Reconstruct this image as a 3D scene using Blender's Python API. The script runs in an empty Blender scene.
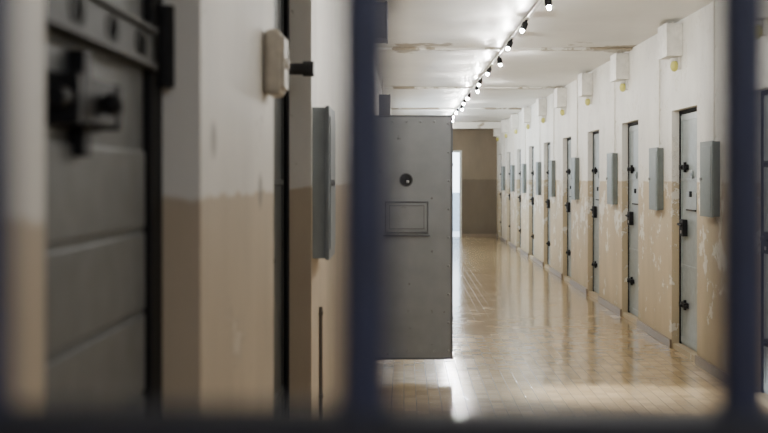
import bpy, bmesh, math, random
from mathutils import Vector, Matrix
random.seed(7)
PI = math.pi
scene = bpy.context.scene
COL = scene.collection

# ------------------------------------------------------------------ constants
XL, XR = -0.33, 2.28          # corridor side walls
H = 2.75                      # ceiling
EYE = 1.45
YB = 26.2                     # end wall
YR = -3.0                     # rear wall behind the camera
DADO = 1.417
REC = 0.073                   # recess of a cell door
SILL = 0.045

# ------------------------------------------------------------------ materials
def new_mat(name):
    m = bpy.data.materials.new(name); m.use_nodes = True
    nt = m.node_tree
    b = nt.nodes['Principled BSDF']
    return m, nt, b

def paint(name, col, rough=0.5, metal=0.0, var=0.12, bump=0.05, scale=18, chip=None, chip_amt=0.62, spec=0.5):
    m, nt, b = new_mat(name)
    N, L = nt.nodes, nt.links
    tc = N.new('ShaderNodeTexCoord')
    n = N.new('ShaderNodeTexNoise'); n.inputs['Scale'].default_value = scale; n.inputs['Detail'].default_value = 6
    L.new(tc.outputs['Object'], n.inputs['Vector'])
    r = N.new('ShaderNodeMapRange'); r.inputs['To Min'].default_value = 1 - var; r.inputs['To Max'].default_value = 1 + var
    r.inputs['From Min'].default_value = 0.3; r.inputs['From Max'].default_value = 0.7
    L.new(n.outputs['Fac'], r.inputs['Value'])
    mx = N.new('ShaderNodeVectorMath'); mx.operation = 'SCALE'
    mx.inputs[0].default_value = col
    L.new(r.outputs['Result'], mx.inputs['Scale'])
    out = mx.outputs['Vector']
    if chip:
        n2 = N.new('ShaderNodeTexNoise'); n2.inputs['Scale'].default_value = scale * 2.2; n2.inputs['Detail'].default_value = 8
        L.new(tc.outputs['Object'], n2.inputs['Vector'])
        g = N.new('ShaderNodeMapRange'); g.inputs['From Min'].default_value = chip_amt; g.inputs['From Max'].default_value = chip_amt + 0.03
        L.new(n2.outputs['Fac'], g.inputs['Value'])
        mm = N.new('ShaderNodeMix'); mm.data_type = 'RGBA'
        mm.inputs['B'].default_value = (*chip, 1)
        L.new(g.outputs['Result'], mm.inputs['Factor']); L.new(out, mm.inputs['A'])
        out = mm.outputs['Result']
    L.new(out, b.inputs['Base Color'])
    b.inputs['Roughness'].default_value = rough; b.inputs['Metallic'].default_value = metal
    b.inputs['Specular IOR Level'].default_value = spec
    if bump:
        bp = N.new('ShaderNodeBump'); bp.inputs['Strength'].default_value = bump; bp.inputs['Distance'].default_value = 0.01
        L.new(n.outputs['Fac'], bp.inputs['Height']); L.new(bp.outputs['Normal'], b.inputs['Normal'])
    return m

def wall_mat(name, upper, lower, pale, patch=0.62, rough=0.6, smudges=(), pscale=2.6):
    m, nt, b = new_mat(name)
    N, L = nt.nodes, nt.links
    tc = N.new('ShaderNodeTexCoord')
    sx = N.new('ShaderNodeSeparateXYZ'); L.new(tc.outputs['Object'], sx.inputs[0])
    def noise(scale, detail=6, vec=None, rough_=0.6):
        n = N.new('ShaderNodeTexNoise'); n.inputs['Scale'].default_value = scale
        n.inputs['Detail'].default_value = detail; n.inputs['Roughness'].default_value = rough_
        L.new(vec or tc.outputs['Object'], n.inputs['Vector']); return n
    def rng(sock, a, c, t0=0.0, t1=1.0):
        r = N.new('ShaderNodeMapRange'); r.inputs['From Min'].default_value = a; r.inputs['From Max'].default_value = c
        r.inputs['To Min'].default_value = t0; r.inputs['To Max'].default_value = t1
        L.new(sock, r.inputs['Value']); return r.outputs['Result']
    def mix(f, a, c, blend='MIX'):
        mm = N.new('ShaderNodeMix'); mm.data_type = 'RGBA'; mm.blend_type = blend
        if isinstance(f, (int, float)): mm.inputs['Factor'].default_value = f
        else: L.new(f, mm.inputs['Factor'])
        for key, v in (('A', a), ('B', c)):
            if isinstance(v, tuple): mm.inputs[key].default_value = (*v, 1)
            else: L.new(v, mm.inputs[key])
        return mm.outputs['Result']
    def math_(op, a, c):
        q = N.new('ShaderNodeMath'); q.operation = op
        for i, v in enumerate((a, c)):
            if isinstance(v, (int, float)): q.inputs[i].default_value = v
            else: L.new(v, q.inputs[i])
        return q.outputs[0]
    wob = noise(9, 4)
    zz = math_('ADD', sx.outputs['Z'], rng(wob.outputs['Fac'], 0.3, 0.7, -0.008, 0.008))
    up = rng(zz, DADO - 0.006, DADO + 0.006)
    base = mix(up, lower, upper)
    # sharp flaked patches, thickest close to the paint line
    pk0 = noise(pscale, 10, rough_=0.72)
    near = math_('ABSOLUTE', math_('SUBTRACT', sx.outputs['Z'], 1.2), 0.0)
    pk = math_('ADD', pk0.outputs['Fac'], rng(near, 0.0, 0.8, 0.045, -0.055))
    fl = rng(pk, patch, patch + 0.012)
    base = mix(math_('MULTIPLY', fl, 0.9), base, pale)
    # dark rims of the flakes
    rim = math_('MULTIPLY', rng(pk, patch - 0.012, patch - 0.004), rng(pk, patch + 0.004, patch, 0.0, 1.0))
    base = mix(math_('MULTIPLY', rim, 0.5), base, tuple(0.42 * v for v in lower))
    # fine chips
    ck = noise(14, 8, rough_=0.7)
    base = mix(math_('MULTIPLY', rng(ck.outputs['Fac'], 0.66, 0.69), 0.45), base, tuple(0.4 * v for v in lower))
    # vertical grime
    mp = N.new('ShaderNodeMapping'); mp.inputs['Scale'].default_value = (2, 2, 0.8)
    L.new(tc.outputs['Object'], mp.inputs['Vector'])
    gr = noise(1.4, 7, mp.outputs['Vector'])
    g = rng(gr.outputs['Fac'], 0.3, 0.7, 0.84, 1.06)
    sc = N.new('ShaderNodeVectorMath'); sc.operation = 'SCALE'
    L.new(base, sc.inputs[0]); L.new(g, sc.inputs['Scale'])
    base = sc.outputs['Vector']
    # darker towards the foot
    ft = rng(sx.outputs['Z'], 0.05, 0.35, 0.8, 1.0)
    sc = N.new('ShaderNodeVectorMath'); sc.operation = 'SCALE'
    L.new(base, sc.inputs[0]); L.new(ft, sc.inputs['Scale'])
    base = sc.outputs['Vector']
    for (p, rad) in smudges:
        d = N.new('ShaderNodeVectorMath'); d.operation = 'DISTANCE'
        L.new(tc.outputs['Object'], d.inputs[0]); d.inputs[1].default_value = p
        base = mix(rng(d.outputs['Value'], rad * 0.5, rad, 0.6, 0.0), base, (0.10, 0.085, 0.07))
    L.new(base, b.inputs['Base Color'])
    b.inputs['Roughness'].default_value = rough
    bp = N.new('ShaderNodeBump'); bp.inputs['Strength'].default_value = 0.25; bp.inputs['Distance'].default_value = 0.012
    hh = math_('ADD', pk0.outputs['Fac'], math_('MULTIPLY', ck.outputs['Fac'], 0.25))
    L.new(hh, bp.inputs['Height']); L.new(bp.outputs['Normal'], b.inputs['Normal'])
    return m

def floor_mat():
    m, nt, b = new_mat('waxed floor tiles')
    N, L = nt.nodes, nt.links
    tc = N.new('ShaderNodeTexCoord')
    br = N.new('ShaderNodeTexBrick'); br.offset = 0.0
    br.inputs['Scale'].default_value = 1.0
    br.inputs['Brick Width'].default_value = 0.08; br.inputs['Row Height'].default_value = 0.08
    br.inputs['Mortar Size'].default_value = 0.002
    br.inputs['Color1'].default_value = (0.44, 0.325, 0.18, 1)
    br.inputs['Color2'].default_value = (0.325, 0.235, 0.125, 1)
    br.inputs['Mortar'].default_value = (0.21, 0.15, 0.08, 1)
    L.new(tc.outputs['Object'], br.inputs['Vector'])
    n = N.new('ShaderNodeTexNoise'); n.inputs['Scale'].default_value = 2.0; n.inputs['Detail'].default_value = 8
    L.new(tc.outputs['Object'], n.inputs['Vector'])
    r = N.new('ShaderNodeMapRange'); r.inputs['From Min'].default_value = 0.3; r.inputs['From Max'].default_value = 0.7
    r.inputs['To Min'].default_value = 0.86; r.inputs['To Max'].default_value = 1.12
    L.new(n.outputs['Fac'], r.inputs['Value'])
    s = N.new('ShaderNodeVectorMath'); s.operation = 'SCALE'
    L.new(br.outputs['Color'], s.inputs[0]); L.new(r.outputs['Result'], s.inputs['Scale'])
    L.new(s.outputs['Vector'], b.inputs['Base Color'])
    r2 = N.new('ShaderNodeMapRange'); r2.inputs['From Min'].default_value = 0.3; r2.inputs['From Max'].default_value = 0.7
    r2.inputs['To Min'].default_value = 0.10; r2.inputs['To Max'].default_value = 0.17
    L.new(n.outputs['Fac'], r2.inputs['Value']); L.new(r2.outputs['Result'], b.inputs['Roughness'])
    b.inputs['IOR'].default_value = 1.68
    n2 = N.new('ShaderNodeTexNoise'); n2.inputs['Scale'].default_value = 11.0; n2.inputs['Detail'].default_value = 3
    L.new(tc.outputs['Object'], n2.inputs['Vector'])
    ad = N.new('ShaderNodeMath'); ad.operation = 'MULTIPLY_ADD'
    L.new(br.outputs['Fac'], ad.inputs[0]); ad.inputs[1].default_value = -0.35
    L.new(n2.outputs['Fac'], ad.inputs[2])
    bp = N.new('ShaderNodeBump'); bp.inputs['Strength'].default_value = 0.22; bp.inputs['Distance'].default_value = 0.004
    L.new(ad.outputs[0], bp.inputs['Height']); L.new(bp.outputs['Normal'], b.inputs['Normal'])
    return m

def ceiling_mat():
    m, nt, b = new_mat('ceiling whitewash')
    N, L = nt.nodes, nt.links
    tc = N.new('ShaderNodeTexCoord')
    sx = N.new('ShaderNodeSeparateXYZ'); L.new(tc.outputs['Object'], sx.inputs[0])
    n = N.new('ShaderNodeTexNoise'); n.inputs['Scale'].default_value = 1.9; n.inputs['Detail'].default_value = 9; n.inputs['Roughness'].default_value = 0.65
    L.new(tc.outputs['Object'], n.inputs['Vector'])
    # stained bands where the slabs join, away from the lamp line
    w = N.new('ShaderNodeMath'); w.operation = 'PINGPONG'; w.inputs[1].default_value = 2.3
    a = N.new('ShaderNodeMath'); a.operation = 'ADD'; a.inputs[1].default_value = 3.1
    L.new(sx.outputs['Y'], a.inputs[0]); L.new(a.outputs[0], w.inputs[0])
    bd = N.new('ShaderNodeMapRange'); bd.inputs['From Min'].default_value = 0.0; bd.inputs['From Max'].default_value = 0.6
    bd.inputs['To Min'].default_value = 0.21; bd.inputs['To Max'].default_value = -0.03
    L.new(w.outputs[0], bd.inputs['Value'])
    cx = N.new('ShaderNodeMath'); cx.operation = 'SUBTRACT'; cx.inputs[1].default_value = 0.975
    ax = N.new('ShaderNodeMath'); ax.operation = 'ABSOLUTE'
    L.new(sx.outputs['X'], cx.inputs[0]); L.new(cx.outputs[0], ax.inputs[0])
    mid = N.new('ShaderNodeMapRange'); mid.inputs['From Min'].default_value = 0.3; mid.inputs['From Max'].default_value = 0.7
    mid.inputs['To Min'].default_value = -0.12; mid.inputs['To Max'].default_value = 0.0
    L.new(ax.outputs[0], mid.inputs['Value'])
    sm0 = N.new('ShaderNodeMath'); sm0.operation = 'ADD'
    L.new(n.outputs['Fac'], sm0.inputs[0]); L.new(bd.outputs['Result'], sm0.inputs[1])
    sm = N.new('ShaderNodeMath'); sm.operation = 'ADD'
    L.new(sm0.outputs[0], sm.inputs[0]); L.new(mid.outputs['Result'], sm.inputs[1])
    rp = N.new('ShaderNodeMapRange'); rp.inputs['From Min'].default_value = 0.64; rp.inputs['From Max'].default_value = 0.675
    L.new(sm.outputs[0], rp.inputs['Value'])
    # faint grey grime clouds
    n3 = N.new('ShaderNodeTexNoise'); n3.inputs['Scale'].default_value = 0.9; n3.inputs['Detail'].default_value = 6
    L.new(tc.outputs['Object'], n3.inputs['Vector'])
    gr = N.new('ShaderNodeMapRange'); gr.inputs['From Min'].default_value = 0.4; gr.inputs['From Max'].default_value = 0.7
    gr.inputs['To Min'].default_value = 1.0; gr.inputs['To Max'].default_value = 0.86
    L.new(n3.outputs['Fac'], gr.inputs['Value'])
    sc = N.new('ShaderNodeVectorMath'); sc.operation = 'SCALE'; sc.inputs[0].default_value = (0.83, 0.82, 0.775)
    L.new(gr.outputs['Result'], sc.inputs['Scale'])
    mm = N.new('ShaderNodeMix'); mm.data_type = 'RGBA'
    mm.inputs['B'].default_value = (0.36, 0.31, 0.23, 1)
    L.new(sc.outputs['Vector'], mm.inputs['A'])
    L.new(rp.outputs['Result'], mm.inputs['Factor']); L.new(mm.outputs['Result'], b.inputs['Base Color'])
    b.inputs['Roughness'].default_value = 0.40
    bp = N.new('ShaderNodeBump'); bp.inputs['Strength'].default_value = 0.4; bp.inputs['Distance'].default_value = 0.03
    L.new(sm.outputs[0], bp.inputs['Height']); L.new(bp.outputs['Normal'], b.inputs['Normal'])
    return m

def emit(name, col, strength):
    m, nt, b = new_mat(name)
    b.inputs['Base Color'].default_value = (*col, 1)
    b.inputs['Emission Color'].default_value = (*col, 1); b.inputs['Emission Strength'].default_value = strength
    return m

M = dict(
    wall_r=wall_mat('right wall paint', (0.82, 0.805, 0.745), (0.575, 0.475, 0.315), (0.82, 0.795, 0.71), 0.545, pscale=4.2),
    wall_l=wall_mat('left wall paint', (0.81, 0.785, 0.74), (0.55, 0.455, 0.34), (0.62, 0.55, 0.46), 0.66,
                    smudges=[((XL, 1.85, 1.517), 0.04), ((XL, 2.45, 1.42), 0.05)]),
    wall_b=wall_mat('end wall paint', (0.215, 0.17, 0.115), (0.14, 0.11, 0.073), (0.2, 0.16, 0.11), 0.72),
    floor=floor_mat(), ceil=ceiling_mat(),
    landing=paint('pale landing', (0.65, 0.7, 0.75), 0.5),
    parapet=paint('blue grey parapet', (0.36, 0.42, 0.48), 0.6),
    base=paint('skirting brown', (0.19, 0.14, 0.09), 0.35),
    trim=paint('trim white', (0.6, 0.6, 0.56), 0.4),
    leaf_r=paint('blue grey door enamel', (0.27, 0.31, 0.315), 0.35, chip=(0.15, 0.13, 0.10), chip_amt=0.70),
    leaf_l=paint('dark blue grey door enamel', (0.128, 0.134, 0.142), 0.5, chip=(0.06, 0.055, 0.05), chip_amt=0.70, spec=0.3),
    rail_l=paint('dark rail enamel', (0.075, 0.077, 0.08), 0.6, spec=0.2),
    leaf_d=paint('dark iron door paint', (0.03, 0.034, 0.036), 0.5),
    leaf_o=paint('slate grey door enamel', (0.215, 0.226, 0.24), 0.36, var=0.08, scale=7, chip=(0.12, 0.12, 0.12), chip_amt=0.68),
    rim_o=paint('slate grey rim', (0.105, 0.11, 0.118), 0.4),
    disc_o=paint('dark spy hole rim', (0.075, 0.078, 0.083), 0.4),
    iron=paint('black iron', (0.014, 0.014, 0.016), 0.6, spec=0.15),
    iron_g=paint('dark grey iron', (0.05, 0.05, 0.053), 0.45),
    steel=paint('worn steel', (0.38, 0.38, 0.375), 0.35, 0.6),
    cab=paint('cabinet grey paint', (0.165, 0.195, 0.19), 0.45, var=0.09),
    cab_d=paint('cabinet edge grey', (0.145, 0.168, 0.163), 0.45),
    cab_l=paint('cabinet light blue grey paint', (0.29, 0.325, 0.345), 0.5, var=0.07),
    white=paint('white enamel box', (0.77, 0.755, 0.70), 0.45),
    box_shade=paint('shade-darkened box', (0.10, 0.10, 0.105), 0.5),  # dark colour stands in for the unlit side of a white box
    cream=paint('worn beige plastic', (0.55, 0.50, 0.42), 0.55, var=0.2, scale=25, chip=(0.3, 0.25, 0.19), chip_amt=0.64),
    yellow=paint('amber glass', (0.66, 0.62, 0.16), 0.2, var=0.04, bump=0),
    glass=paint('dark glass', (0.012, 0.012, 0.014), 0.25, bump=0),
    blue=paint('blue bar paint', (0.020, 0.026, 0.066), 0.5, var=0.15, scale=60),
    darkblue=paint('dark rail paint', (0.009, 0.011, 0.02), 0.6, scale=60),
    track=paint('pale lamp track', (0.62, 0.61, 0.58), 0.45, bump=0),
    pipe=paint('painted conduit', (0.72, 0.69, 0.61), 0.5),
    pipe_d=paint('dark conduit', (0.13, 0.11, 0.09), 0.5),
    bulb=emit('lit bulb', (1.0, 0.98, 0.94), 3300.0),
)

# ------------------------------------------------------------------ mesh helpers
class MB:
    def __init__(s): s.bm = bmesh.new()
    def box(s, x0, x1, y0, y1, z0, z1):
        r = bmesh.ops.create_cube(s.bm, size=1.0)
        bmesh.ops.scale(s.bm, vec=(abs(x1 - x0), abs(y1 - y0), abs(z1 - z0)), verts=r['verts'])
        bmesh.ops.translate(s.bm, vec=((x0 + x1) / 2, (y0 + y1) / 2, (z0 + z1) / 2), verts=r['verts'])
        return s
    def rod(s, p0, p1, r, seg=14, r2=None):
        p0, p1 = Vector(p0), Vector(p1); d = p1 - p0
        q = bmesh.ops.create_cone(s.bm, cap_ends=True, segments=seg, radius1=r, radius2=r if r2 is None else r2, depth=d.length)
        rot = Vector((0, 0, 1)).rotation_difference(d.normalized()).to_matrix().to_4x4()
        bmesh.ops.transform(s.bm, matrix=Matrix.Translation((p0 + p1) / 2) @ rot, verts=q['verts'])
        return s
    def ball(s, c, r, sc=(1, 1, 1), u=16, v=10):
        q = bmesh.ops.create_uvsphere(s.bm, u_segments=u, v_segments=v, radius=r)
        bmesh.ops.scale(s.bm, vec=sc, verts=q['verts'])
        bmesh.ops.translate(s.bm, vec=c, verts=q['verts'])
        return s
    def ring(s, c, r0, r1, y0, y1, seg=28):
        """annulus with axis along y"""
        vs = []
        for (r, y) in ((r0, y0), (r1, y0), (r1, y1), (r0, y1)):
            vs.append([s.bm.verts.new((c[0] + r * math.cos(2 * PI * i / seg), c[1] + y, c[2] + r * math.sin(2 * PI * i / seg))) for i in range(seg)])
        for a in range(4):
            A, B = vs[a], vs[(a + 1) % 4]
            for i in range(seg):
                j = (i + 1) % seg
                s.bm.faces.new((A[i], A[j], B[j], B[i]))
        return s
    def build(s, name, mat, parent=None, bevel=0.0, smooth=False, seg=2):
        bmesh.ops.recalc_face_normals(s.bm, faces=s.bm.faces)
        me = bpy.data.meshes.new(name)
        s.bm.to_mesh(me); s.bm.free()
        me.materials.append(mat)
        o = bpy.data.objects.new(name, me); COL.objects.link(o)
        if parent: o.parent = parent
        if bevel:
            bv = o.modifiers.new('bevel', 'BEVEL'); bv.width = bevel; bv.segments = seg; bv.limit_method = 'ANGLE'
        if smooth:
            me.polygons.foreach_set('use_smooth', [True] * len(me.polygons))
            try: me.set_sharp_from_angle(angle=math.radians(40))
            except Exception: pass
        return o

def tag(o, label, cat, group=None):
    o['label'] = label; o['category'] = cat
    if group: o['group'] = group
    return o
def thing(name, label, cat, loc=(0, 0, 0), rz=0.0, group=None):
    o = bpy.data.objects.new(name, None); COL.objects.link(o)
    o.empty_display_size = 0.1
    o.location = loc; o.rotation_euler = (0, 0, rz)
    return tag(o, label, cat, group)
def struct(name, mb, mat, bevel=0.0):
    o = mb.build(name, mat, bevel=bevel); o['kind'] = 'structure'; return o
def dup(src, loc, rz=None, label=None, parent=None):
    c = src.copy(); COL.objects.link(c)
    if parent: c.parent = parent
    else:
        c.location = loc
        if rz is not None: c.rotation_euler = (0, 0, rz)
        if label: c['label'] = label
    for ch in list(src.children): dup(ch, None, parent=c)
    return c
ORD = ['first', 'second', 'third', 'fourth', 'fifth', 'sixth', 'seventh', 'eighth', 'ninth', 'tenth', 'eleventh', 'twelfth',
       'thirteenth', 'fourteenth', 'fifteenth', 'sixteenth', 'seventeenth', 'eighteenth', 'nineteenth', 'twentieth']

# ------------------------------------------------------------------ setting
PITCH = 2.08; DW = 0.78; DTOP = 2.02
right_c = [8.69 + PITCH * k for k in range(-1, 9)]
right_op = [(c - DW / 2, c + DW / 2) for c in right_c]
DTOP2 = 2.36
left_op = [(0.98, 1.73, DTOP), (2.70, 3.80, DTOP2)]
hole = (7.19, 7.93)
added_win = (17.6, 21.4, 0.95, 2.35)       # unseen window added to throw daylight on the far right wall

mb = MB(); mb.box(XL - 0.4, XR + 0.4, YR - 0.2, YB, -0.15, 0); struct('floor', mb, M['floor'])
mb = MB(); mb.box(XL - 0.4, XR + 0.4, YR - 0.2, YB + 0.2, H, H + 0.2); struct('ceiling', mb, M['ceil'])

mb = MB()
y = YR
for (a, c) in right_op:
    mb.box(XR, XR + 0.13, y, a, 0, H)
    mb.box(XR, XR + 0.13, a, c, DTOP, H)
    mb.box(XR + 0.012, XR + 0.13, a, c, 0, SILL)
    y = c
mb.box(XR, XR + 0.13, y, YB, 0, H)
mb.box(XR + 0.13, XR + 0.3, YR, YB, 0, H)
struct('wall_right', mb, M['wall_r'])

mb = MB()
y = YR
for (a, c, top) in left_op + [(hole[0], hole[1], DTOP)]:
    mb.box(XL - 0.13, XL, y, a, 0, H)
    mb.box(XL - 0.13, XL, a, c, top, H)
    mb.box(XL - 0.13, XL - 0.012, a, c, 0, SILL)
    y = c
mb.box(XL - 0.13, XL, y, added_win[0], 0, H)
mb.box(XL - 0.3, XL - 0.13, YR, hole[0], 0, H)
mb.box(XL - 0.3, XL - 0.13, hole[1], added_win[0], 0, H)
mb.box(XL - 0.3, XL - 0.13, hole[0], hole[1], DTOP, H)
mb.box(XL - 0.3, XL - 0.13, hole[0], hole[1], 0, SILL)
mb.box(XL - 0.3, XL, added_win[1], YB, 0, H)
mb.box(XL - 0.3, XL, added_win[0], added_win[1], 0, added_win[2]); mb.box(XL - 0.3, XL, added_win[0], added_win[1], added_win[3], H)
struct('wall_left', mb, M['wall_l'])
mb = MB()
for q in range(4):
    yy = added_win[0] + q * (added_win[1] - added_win[0] - 0.05) / 3
    mb.box(XL - 0.2, XL - 0.15, yy, yy + 0.05, added_win[2], added_win[3])
for zz in (added_win[2], added_win[3] - 0.05): mb.box(XL - 0.2, XL - 0.15, added_win[0], added_win[1], zz, zz + 0.05)
struct('added_window_1', mb, M['trim'])

# cell behind the open doorway
mb = MB()
cx0, cx1, cy0, cy1 = -3.6, XL - 0.3, 6.6, 8.9
mb.box(cx0, cx1, cy0 - 0.1, cy0, 0, H); mb.box(cx0, cx1, cy1, cy1 + 0.1, 0, H)
mb.box(cx0 - 0.1, cx0, cy0 - 0.1, cy1 + 0.1, 0, H)
mb.box(cx0, cx1, cy0, cy1, H, H + 0.1); mb.box(cx0, cx1, cy0, cy1, -0.1, 0)
struct('wall_cell', mb, M['wall_l'])

# end wall with the bright doorway
bx0, bx1, btop = 0.55, 1.37, 2.08
mb = MB()
mb.box(XL - 0.3, bx0, YB, YB + 0.2, 0, H); mb.box(bx1, XR + 0.3, YB, YB + 0.2, 0, H)
mb.box(bx0, bx1, YB, YB + 0.2, btop, H)
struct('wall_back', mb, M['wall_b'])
mb = MB(); mb.box(XL - 0.3, XR + 0.3, YR - 0.2, YR, 0, H); struct('wall_rear', mb, M['wall_l'])
mb = MB(); mb.box(-3, 6, YB, YB + 12, -0.15, -0.005); struct('floor_landing', mb, M['landing'])
mb = MB(); mb.box(-3, 6, YB + 3.0, YB + 3.2, -0.005, 1.05); struct('wall_landing', mb, M['parapet'])
mb = MB()
mb.box(bx0 - 0.05, bx0, YB - 0.02, YB, 0, btop + 0.05); mb.box(bx1, bx1 + 0.05, YB - 0.02, YB, 0, btop + 0.05)
mb.box(bx0, bx1, YB - 0.02, YB, btop, btop + 0.05)
struct('trim_1', mb, M['trim'])
mb = MB(); mb.box(XL, XR, 24.9, 25.15, H - 0.14, H); struct('trim_2', mb, M['ceil'])
for q, yy in enumerate((10.7, 15.3, 19.9)):
    mb = MB(); mb.box(XL, XR, yy - 0.07, yy + 0.07, H - 0.022, H); struct('trim_%d' % (q + 3), mb, M['ceil'], 0.008)

mb = MB(); y = YR
for (a, c) in right_op + [(YB, YB)]:
    if a > y: mb.box(XR - 0.018, XR, y, a, 0, 0.075)
    y = c
struct('baseboard_right', mb, M['base'], 0.004)
mb = MB(); y = YR
for (a, c) in [q[:2] for q in left_op] + [hole, (YB, YB)]:
    mb.box(XL, XL + 0.015, y, a, 0, 0.075); y = c
struct('baseboard_left', mb, M['base'], 0.004)
mb = MB(); mb.box(bx1 + 0.05, XR - 0.018, YB - 0.015, YB, 0, 0.075); struct('baseboard_back', mb, M['base'])

# ------------------------------------------------------------------ cell doors (local: facing -y, base at sill, lock on -x)
DZ = 0.08 - SILL          # fittings keep their height above the floor
def ironwork_bolt(root, x, z, L=0.16, big=1.0, stem=0.064):
    z = z + DZ
    m = MB()
    m.box(x - L / 2, x + L / 2, -0.008, 0, z - 0.026 * big, z + 0.026 * big)
    m.box(x - L * 0.36, x + L * 0.36, -0.036, 0, z - 0.022 * big, z + 0.024 * big)
    m.box(x - 0.014 * big, x + 0.014 * big, -0.02, 0, z - stem, z + stem)
    for dx in (-L * 0.46, L * 0.42): m.box(x + dx - 0.010, x + dx + 0.010, -0.038, 0, z - 0.024 * big, z + 0.024 * big)
    m.rod((x - L * 0.7, -0.022, z), (x + L * 0.6, -0.022, z), 0.010 * big)
    b = m.build('bolt', M['iron'], root, 0.002)
    k = MB(); k.rod((x + 0.01, -0.03, z), (x + 0.01, -0.046, z), 0.010, 10); k.ball((x + 0.01, -0.046, z), 0.014)
    k.build('knob', M['iron'], b, smooth=True)
    return b

def make_door(label, leafm, w, loc, rz, group=None, edge=False, planks=False, top=DTOP):
    h = top - SILL
    t = thing('cell_door', label, 'door', loc, rz, group)
    fr = 0.075 if planks else 0.028            # the nearest door has a broad black strip on its hinge side
    m = MB()
    m.box(-w / 2, -w / 2 + 0.028, -0.012, 0.045, 0, h); m.box(w / 2 - fr, w / 2, -0.012, 0.045, 0, h)
    m.box(-w / 2 + 0.028, w / 2 - fr, -0.012, 0.045, h - 0.028, h)
    m.build('door_frame', M['iron'], t, 0.002)
    e0, e1 = -w / 2 + 0.032, w / 2 - fr - 0.004
    m = MB(); m.box(e0, e1, 0, 0.04, 0.004, h - 0.032)
    if planks:
        z = 0.085                               # horizontal pressed panels
        while z < 1.36:
            m.box(e0 + 0.012, e1 - 0.012, -0.006, 0, z, z + 0.116); z += 0.1245
    else:
        for (z0, z1) in ((0.02, 0.07), (0.65, 0.68), (1.38, 1.40), (h - 0.09, h - 0.045)): m.box(e0 + 0.004, e1 - 0.004, -0.006, 0, z0, z1)
        m.box(e0 + 0.004, e0 + 0.035, -0.005, 0, 0.02, h - 0.045); m.box(e1 - 0.035, e1 - 0.004, -0.005, 0, 0.02, h - 0.045)
    m.build('door_leaf', leafm, t, 0.003)
    bx = -w / 2 + 0.18
    if planks:
        ironwork_bolt(t, -0.062, 1.46, 0.19, 1.2, 0.064); ironwork_bolt(t, -0.062, 0.31, 0.19, 1.2, 0.064)
        # perforated rail across the top
        m = MB(); zc = 1.5685 + DZ
        m.box(e0 + 0.02, e1, -0.016, 0, zc - 0.0235, zc + 0.0235)
        m.box(e0 + 0.02, e1, -0.024, 0, zc + 0.0235, zc + 0.0315); m.box(e0 + 0.02, e1, -0.024, 0, zc - 0.0315, zc - 0.0235)
        st = m.build('bolt_rail', M['rail_l'], t, 0.002)
        for i in range(4):
            m = MB(); xx = -w / 2 + 0.13 + i * (w - 0.29) / 3
            m.rod((xx - 0.016, -0.0175, zc), (xx - 0.016, -0.0145, zc), 0.017, 14); m.rod((xx + 0.016, -0.0175, zc), (xx + 0.016, -0.0145, zc), 0.017, 14)
            m.box(xx - 0.016, xx + 0.016, -0.0175, -0.0145, zc - 0.017, zc + 0.017)
            m.build('slot', M['iron'], st)
    else:
        # food hatch
        m = MB(); m.box(-0.15, 0.15, -0.014, 0, 1.11 + DZ, 1.25 + DZ)
        hh = m.build('hatch', leafm, t, 0.004)
        m = MB(); m.rod((-0.14, -0.014, 1.107 + DZ), (0.14, -0.014, 1.107 + DZ), 0.007, 8); m.build('hatch_hinge', M['iron'], hh)
        m = MB(); m.box(-0.02, 0.02, -0.028, -0.012, 1.215 + DZ, 1.262 + DZ); m.build('hatch_latch', M['iron'], hh, 0.002)
        # spy hole
        m = MB(); m.ring((0, 0, 1.40 + DZ), 0.018, 0.036, -0.015, 0.0); p = m.build('spy_hole', leafm, t)
        m = MB(); m.rod((0, -0.006, 1.40 + DZ), (0, -0.001, 1.40 + DZ), 0.018, 20); m.build('lens', M['glass'], p)
        ironwork_bolt(t, bx, 1.46, 0.17, 0.85, 0.042); ironwork_bolt(t, bx, 0.31, 0.17, 0.85, 0.042)
    # lock case
    m = MB(); m.box(bx - 0.07, bx + 0.05, -0.042, 0, 0.885 + DZ, 1.025 + DZ); lk = m.build('lock_case', M['iron'], t, 0.006)
    if not edge:
        zh = 0.985 + DZ
        m = MB(); m.rod((bx, -0.042, zh), (bx, -0.068, zh), 0.010, 12); m.rod((bx - 0.01, -0.066, zh), (bx + 0.10, -0.066, zh - 0.008), 0.009, 12)
        m.build('handle', M['iron'], lk, smooth=True)
        for z in (0.25, 0.80, 1.55):
            m = MB(); xx = w / 2 - 0.022
            m.rod((xx, -0.02, z), (xx, -0.02, z + 0.13), 0.016, 14); m.box(xx - 0.045, xx, -0.014, 0, z + 0.012, z + 0.118)
            m.build('hinge', M['iron'], t, smooth=True)
    m = MB(); m.rod((bx, -0.046, 0.92 + DZ), (bx, -0.04, 0.92 + DZ), 0.014, 14); m.build('keyhole_plate', M['steel'], lk)
    if edge:
        m = MB(); xx = -w / 2 + 0.77; zd = 1.725 + DZ
        m.rod((xx, 0, zd), (xx, -0.115, zd), 0.019, 16); m.rod((xx, -0.10, zd), (xx, -0.135, zd), 0.025, 18); m.box(xx - 0.03, xx + 0.03, -0.02, 0, zd - 0.045, zd + 0.045)
        m.build('draw_bolt', M['iron_g'], t, smooth=True)
        m = MB(); xx = w / 2 - 0.045
        m.rod((xx, -0.016, 0.02), (xx, -0.016, h - 0.03), 0.009, 12); m.build('locking_rod', M['iron'], t, smooth=True)
    return t

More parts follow.
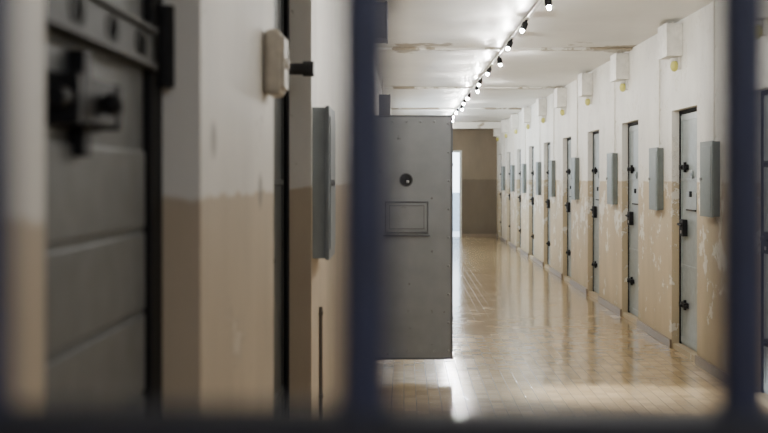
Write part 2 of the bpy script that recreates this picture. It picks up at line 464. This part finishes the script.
XD = XR + REC
def rlabel(i):
    if i == 0: return 'blue grey cell door cut off by the right picture edge beyond the bar'
    if i == len(right_c) - 1: return 'blue grey steel cell door in right wall, last one beside the end wall'
    return 'blue grey steel cell door with black bolts, %s along right wall from the bars' % ORD[i]
d0 = make_door(rlabel(0), M['leaf_r'], DW - 0.004, (XD, right_c[0], SILL), -PI / 2, 'cell doors along the right wall')
for i, c in enumerate(right_c[1:], 1): dup(d0, (XD, c, SILL), -PI / 2, rlabel(i))

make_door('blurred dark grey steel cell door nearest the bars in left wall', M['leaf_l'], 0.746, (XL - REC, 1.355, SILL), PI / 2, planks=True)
make_door('dark iron door seen edge-on in left wall before the grey wall cabinet', M['leaf_d'], 1.096, (XL - 0.098, 3.25, SILL), PI / 2, edge=True, top=DTOP2)

# ------------------------------------------------------------------ the open steel door
W, DH = 0.69, 1.815
t = thing('open_cell_door', 'slate grey steel door swung open across the corridor from left wall', 'door', (XL, 7.95, 0.10))
m = MB(); m.box(0.012, W, 0, 0.045, 0, DH)
for i in range(9):
    z = 0.06 + i * (DH - 0.12) / 8
    for x in (0.04, W - 0.028): m.ball((x, 0, z), 0.0105, (1, 0.8, 1), 8, 6)
for i in range(1, 6):
    x = 0.04 + i * (W - 0.068) / 6
    for z in (0.06, DH - 0.045): m.ball((x, 0, z), 0.0105, (1, 0.8, 1), 8, 6)
m.build('door_leaf', M['leaf_o'], t, 0.003)
m = MB(); m.box(W - 0.012, W + 0.004, -0.004, 0.05, 0.0, DH); m.box(0.012, W, -0.003, 0.048, DH - 0.012, DH + 0.003); m.box(0.012, W, -0.003, 0.048, -0.003, 0.012)
m.build('edge_strip', M['rim_o'], t, 0.002)
px, pz = 0.345, 1.335
m = MB(); m.ring((px, 0, pz), 0.044, 0.052, -0.006, 0.0); p = m.build('spy_hole', M['disc_o'], t, 0.001)
m = MB(); m.rod((px, -0.002, pz), (px, 0.0, pz), 0.0445, 24); m.build('lens', M['glass'], p)
m = MB(); m.ball((px + 0.012, -0.003, pz - 0.012), 0.012, (1, 0.4, 1)); m.build('lens_glint', M['steel'], p, smooth=True)  # steel bead added to give the lens a glint
hx0, hx1, hz0, hz1 = 0.195, 0.505, 0.945, 1.17
m = MB(); m.box(hx0 + 0.006, hx1 - 0.006, -0.007, 0, hz0 + 0.006, hz1 - 0.006); hp = m.build('hatch', M['leaf_o'], t, 0.003)
m = MB()
m.box(hx0 - 0.006, hx1 + 0.006, -0.010, 0, hz1 - 0.002, hz1 + 0.006); m.box(hx0 - 0.02, hx1 + 0.02, -0.015, 0, hz0 - 0.030, hz0 - 0.018)
m.box(hx0 - 0.006, hx0, -0.010, 0, hz0, hz1); m.box(hx1, hx1 + 0.006, -0.010, 0, hz0, hz1); m.box(hx0 - 0.006, hx1 + 0.006, -0.010, 0, hz0 - 0.006, hz0)
m.build('hatch_frame', M['rim_o'], hp, 0.001)
q = 0.024; e = 0.005
m = MB(); m.box(hx0 + q, hx1 - q, -0.0105, -0.006, hz0 + q, hz0 + q + e); m.box(hx0 + q, hx1 - q, -0.0105, -0.006, hz1 - q - e, hz1 - q)
m.box(hx0 + q, hx0 + q + e, -0.0105, -0.006, hz0 + q + e, hz1 - q - e); m.box(hx1 - q - e, hx1 - q, -0.0105, -0.006, hz0 + q + e, hz1 - q - e)
m.build('hatch_bead', M['rim_o'], hp)
m = MB(); m.box(W - 0.15, W - 0.03, 0.045, 0.095, 0.84, 1.02); lk = m.build('lock_case', M['iron'], t, 0.005)
m = MB(); m.rod((W - 0.09, 0.09, 0.97), (W - 0.09, 0.125, 0.97), 0.011); m.rod((W - 0.08, 0.122, 0.97), (W - 0.2, 0.122, 0.965), 0.01); m.build('handle', M['iron'], lk)
for z in (0.3, 1.45):
    m = MB(); m.box(W - 0.19, W - 0.04, 0.045, 0.053, z - 0.035, z + 0.035); m.rod((W - 0.22, 0.07, z), (W + 0.01, 0.07, z), 0.011)
    m.build('bolt', M['iron'], t)
for z in (0.2, 0.9, 1.5):
    m = MB(); m.rod((0.008, 0.022, z), (0.008, 0.022, z + 0.12), 0.014); m.build('hinge', M['iron'], t, smooth=True)

# ------------------------------------------------------------------ wall cabinets
CW, CH = 0.31, 0.545
def make_cabinet(label, loc, rz, group, cable=True, CD=0.058, body='cab_d', front='cab'):
    t = thing('wall_cabinet', label, 'wall cabinet', loc, rz, group)
    m = MB(); m.box(-CW / 2, CW / 2, -CD + 0.014, 0, 0, CH); m.build('cabinet_body', M[body], t, 0.003)
    m = MB(); m.box(-CW / 2 - 0.005, CW / 2 + 0.005, -CD, -CD + 0.0135, -0.005, CH + 0.005)
    m.box(-CW / 2 + 0.025, CW / 2 - 0.025, -CD - 0.004, -CD, 0.03, CH - 0.03)
    c = m.build('cabinet_door', M[front], t, 0.003)
    m = MB(); m.rod((-CW / 2 + 0.045, -CD - 0.012, CH / 2), (-CW / 2 + 0.045, -CD, CH / 2), 0.012, 14)
    m.box(-CW / 2 + 0.042, -CW / 2 + 0.048, -CD - 0.017, -CD - 0.01, CH / 2 - 0.01, CH / 2 + 0.01); m.build('latch', M['steel'], c)
    for z in (0.08, CH - 0.13):
        m = MB(); m.rod((CW / 2 + 0.004, -CD + 0.01, z), (CW / 2 + 0.004, -CD + 0.01, z + 0.05), 0.007, 10); m.build('hinge', M[body], t)
    if cable:
        m = MB(); m.rod((0.05, -0.012, CH), (0.05, -0.012, 2.745 - loc[2]), 0.006, 8)
        for z in (0.75, 1.05, 1.4): m.box(0.038, 0.062, -0.019, 0, z - loc[2] + 1.0, z - loc[2] + 1.015)
        m.build('conduit', M['pipe'], t)
    return t
CZ = 1.17
cab_y = [7.85, 9.52, 11.53, 14.02, 16.2, 17.85, 20.0, 22.1, 24.15]
def clabel(i):
    return ['grey metal wall cabinet on right wall, largest and nearest the right bar',
            'grey metal wall cabinet between second and third right-hand doors',
            'grey metal wall cabinet between third and fourth right-hand doors',
            'grey metal wall cabinet between fourth and fifth right-hand doors',
            'small grey wall cabinet between fifth and sixth right-hand doors',
            'small grey wall cabinet between sixth and seventh right-hand doors',
            'tiny grey wall cabinet far down right wall before the eighth door',
            'tiny grey wall cabinet far down right wall before the ninth door',
            'tiny grey wall cabinet farthest down right wall before the last door'][i]
cab0 = make_cabinet(clabel(0), (XR, cab_y[0], CZ), -PI / 2, 'grey cabinets along the right wall')
for i, yy in enumerate(cab_y[1:], 1): dup(cab0, (XR, yy, CZ), -PI / 2, clabel(i))
make_cabinet('blue grey metal wall cabinet on left wall beside the middle blue bar', (XL, 3.995, CZ - 0.01), PI / 2, None, cable=False, CD=0.060, body='cab_l', front='cab_l')

# ------------------------------------------------------------------ boxes and signal lamps over the doors
def make_box(label, loc, rz, group, mat, prot=0.13, conduit=0.2985):
    t = thing('ceiling_box', label, 'junction box', loc, rz, group)
    m = MB(); m.box(-0.15, 0.15, -prot + 0.01, 0, 0, 0.265); m.build('box_body', mat, t, 0.006)
    m = MB(); m.box(-0.155, 0.155, -prot - 0.004, -prot + 0.012, -0.005, 0.27); m.build('box_cover', mat, t, 0.005)
    m = MB(); m.rod((0.0, -0.05, 0.265), (0.0, -0.05, conduit), 0.01, 10); m.build('conduit', M['pipe'], t)
    return t
def make_signal(label, loc, rz, group):
    t = thing('signal_lamp', label, 'lamp', loc, rz, group)
    m = MB(); m.box(-0.035, 0.035, -0.02, 0.004, 0.02, 0.1205); m.rod((0, -0.045, 0.085), (0, -0.045, 0.11), 0.032, 16); m.box(-0.02, 0.02, -0.045, 0, 0.085, 0.105)
    m.build('lamp_base', M['white'], t, 0.003)
    m = MB(); m.ball((0, -0.045, 0.045), 0.034, (1, 1, 1.35)); m.build('lamp_dome', M['yellow'], t, smooth=True)
    return t
b0 = make_box('white metal box under ceiling at second right-hand door, largest one left of the bar', (XR, right_c[1] + 0.18, 2.45), -PI / 2, 'white boxes under the ceiling on the right', M['white'])
s0 = make_signal('yellow glass signal lamp below the largest white ceiling box left of the bar', (XR, right_c[1] + 0.13, 2.33), -PI / 2, 'yellow signal lamps over right-hand doors')
for i in range(2, len(right_c)):
    dup(b0, (XR, right_c[i] + 0.18, 2.45), -PI / 2, 'white metal box under ceiling over the %s right-hand cell door' % ORD[i])
    dup(s0, (XR, right_c[i] + 0.13, 2.33), -PI / 2, 'yellow glass signal lamp over the %s right-hand cell door' % ORD[i])
dup(b0, (XR, right_c[0] + 0.18, 2.45), -PI / 2, 'white metal box high at the right picture edge beyond the bar')
dup(s0, (XR, right_c[0] + 0.13, 2.33), -PI / 2, 'yellow signal lamp high at the right picture edge beyond the bar')
make_box('shade-darkened box under ceiling on left wall at the top of the middle bar', (XL, 8.0, 2.48), PI / 2, None, M['box_shade'], 0.205, 0.2685)
make_box('small grey box on left wall peeping over the open door beside the bar', (XL, 14.0, 2.27), PI / 2, None, M['box_shade'], 0.15, 0.478)

# beige switch box on left wall
t = thing('switch_box', 'small beige plastic box on left wall beside the dark iron door', 'switch box', (XL, 2.55, 1.645), PI / 2)
m = MB(); m.box(-0.06, 0.06, -0.042, 0, 0, 0.155); m.build('box_body', M['cream'], t, 0.016, seg=4)
m = MB(); m.box(-0.045, 0.045, -0.049, -0.036, 0.014, 0.141); cv = m.build('box_cover', M['cream'], t, 0.006, seg=3)
m = MB(); m.rod((0, -0.047, 0.0775), (0, -0.055, 0.0775), 0.014, 14); m.build('switch_knob', M['cream'], cv)
m = MB(); m.rod((XL + 0.007, 4.14, 0.075), (XL + 0.007, 4.14, 0.95), 0.007, 10)
for z in (0.25, 0.6, 0.92): m.box(XL, XL + 0.016, 4.125, 4.155, z, z + 0.012)
tag(m.build('conduit', M['pipe_d']), 'thin dark conduit on left wall below the grey wall cabinet', 'conduit')

# ------------------------------------------------------------------ lamp string
LX = 0.975; LP = 1.2
jit = [0, 0.05, -0.06, 0.04, 0.0, 0.0, -0.03, 0.09, -0.08, 0.12, -0.1, 0.06, -0.05, 0.1, -0.06, 0.0, 0.08, -0.08, 0.05]
NEAR = 3
lamp_y = [7.27 + LP * i + jit[i + 4] for i in range(-NEAR, 15)]
CZL = 2.715
m = MB()
m.box(LX - 0.014, LX + 0.014, lamp_y[0] - 0.6, lamp_y[-1] + 0.5, CZL - 0.008, CZL + 0.012)
for yy in lamp_y: m.box(LX - 0.018, LX + 0.018, yy - 0.02, yy + 0.02, CZL - 0.01, H - 0.023)
tag(m.build('lamp_track', M['track'], bevel=0.002), 'slim pale lamp track running along the corridor ceiling', 'lamp track')
def make_lamp(label, loc):
    t = thing('bare_lamp', label, 'lamp', loc, 0, 'bare bulbs on the ceiling track')
    m = MB(); m.rod((0, 0, 0.004), (0, 0, -0.022), 0.010, 14)
    m.build('stem', M['iron'], t, smooth=True)
    m = MB(); m.rod((0, 0, -0.018), (0, 0, -0.03), 0.017, 16, 0.025); m.rod((0, 0, -0.03), (0, 0, -0.083), 0.025, 16, 0.026)
    m.build('socket', M['iron'], t, smooth=True)
    m = MB(); m.ball((0, 0, -0.093), 0.0140, (1, 1, 1.2)); m.build('bulb', M['bulb'], t, smooth=True)
    return t
def llabel(i):
    if i < NEAR: return 'glowing bare bulb overhead out of view near the bars, %s on the track' % ORD[i]
    return 'glowing bare bulb in black socket, %s visible along the ceiling track' % ORD[i - NEAR]
l0 = make_lamp(llabel(0), (LX, lamp_y[0], CZL - 0.01))
lamps = [l0]
for i, yy in enumerate(lamp_y[1:], 1): lamps.append(dup(l0, (LX, yy, CZL - 0.01), 0, llabel(i)))
for i, o in enumerate(lamps): o.rotation_euler = (0, (0.40 if i % 3 else -0.15), 0)   # most fittings are tipped to the left

# ------------------------------------------------------------------ barred gate close to the camera
GY = 0.35
t = thing('barred_gate', 'blurred dark blue barred gate close in front of the viewer', 'gate', (0, GY, 0))
x = -0.0132 - 2 * 0.1243
while x < XR - 0.05:
    m = MB(); m.rod((x, 0, 0.06), (x, 0, H - 0.05), 0.0092, 18); m.build('bar', M['blue'], t, smooth=True)
    x += 0.1243
m = MB()
for z0 in (0.05, 0.7): m.box(XL + 0.02, XR - 0.02, -0.006, 0.006, z0, z0 + 0.045)
m.box(XL + 0.02, XR - 0.02, -0.006, 0.006, 2.3, 2.345)
m.box(XL, XL + 0.03, -0.015, 0.015, 0, H); m.box(XR - 0.03, XR, -0.015, 0.015, 0, H); m.box(XL, XR, -0.015, 0.015, H - 0.05, H)
m.build('gate_frame', M['darkblue'], t)
m = MB(); m.box(XL + 0.02, XR - 0.02, -0.0105, 0.0105, EYE - 0.125, EYE - 0.0755); m.build('cross_rail', M['darkblue'], t, 0.003)

# ------------------------------------------------------------------ light
w = bpy.data.worlds.new('daylight'); scene.world = w; w.use_nodes = True
bg = w.node_tree.nodes['Background']; bg.inputs['Color'].default_value = (0.74, 0.87, 1.0, 1); bg.inputs['Strength'].default_value = 7.5
# spot added inside the windowless cell to make the bright floor patch
sp = bpy.data.lights.new('floor_patch_spot', 'SPOT'); sp.energy = 6000; sp.spot_size = math.radians(12); sp.spot_blend = 0.7; sp.shadow_soft_size = 0.12
so = bpy.data.objects.new('floor_patch_spot', sp); COL.objects.link(so)
so.location = (-2.9, 8.1, 2.3)
so.rotation_euler = (Vector((1.65, 7.0, 0)) - Vector(so.location)).to_track_quat('-Z', 'Y').to_euler()
# fill light added behind the viewer for the bars and near left side
pl = bpy.data.lights.new('rear_fill', 'POINT'); pl.energy = 44; pl.shadow_soft_size = 0.15; pl.color = (0.88, 0.92, 1.0)
po = bpy.data.objects.new('rear_fill', pl); COL.objects.link(po); po.location = (1.2, -1.4, 2.5)

# ------------------------------------------------------------------ camera
cam = bpy.data.cameras.new('camera'); co = bpy.data.objects.new('camera', cam); COL.objects.link(co)
co.location = (0, 0, EYE); co.rotation_euler = (PI / 2, 0, 0)
cam.lens = 50; cam.sensor_width = 36; cam.clip_start = 0.01
cam.shift_x = -20 / 768; cam.shift_y = -38.5 / 768
cam.dof.use_dof = True; cam.dof.focus_distance = 8.4; cam.dof.aperture_fstop = 3.6
scene.camera = co
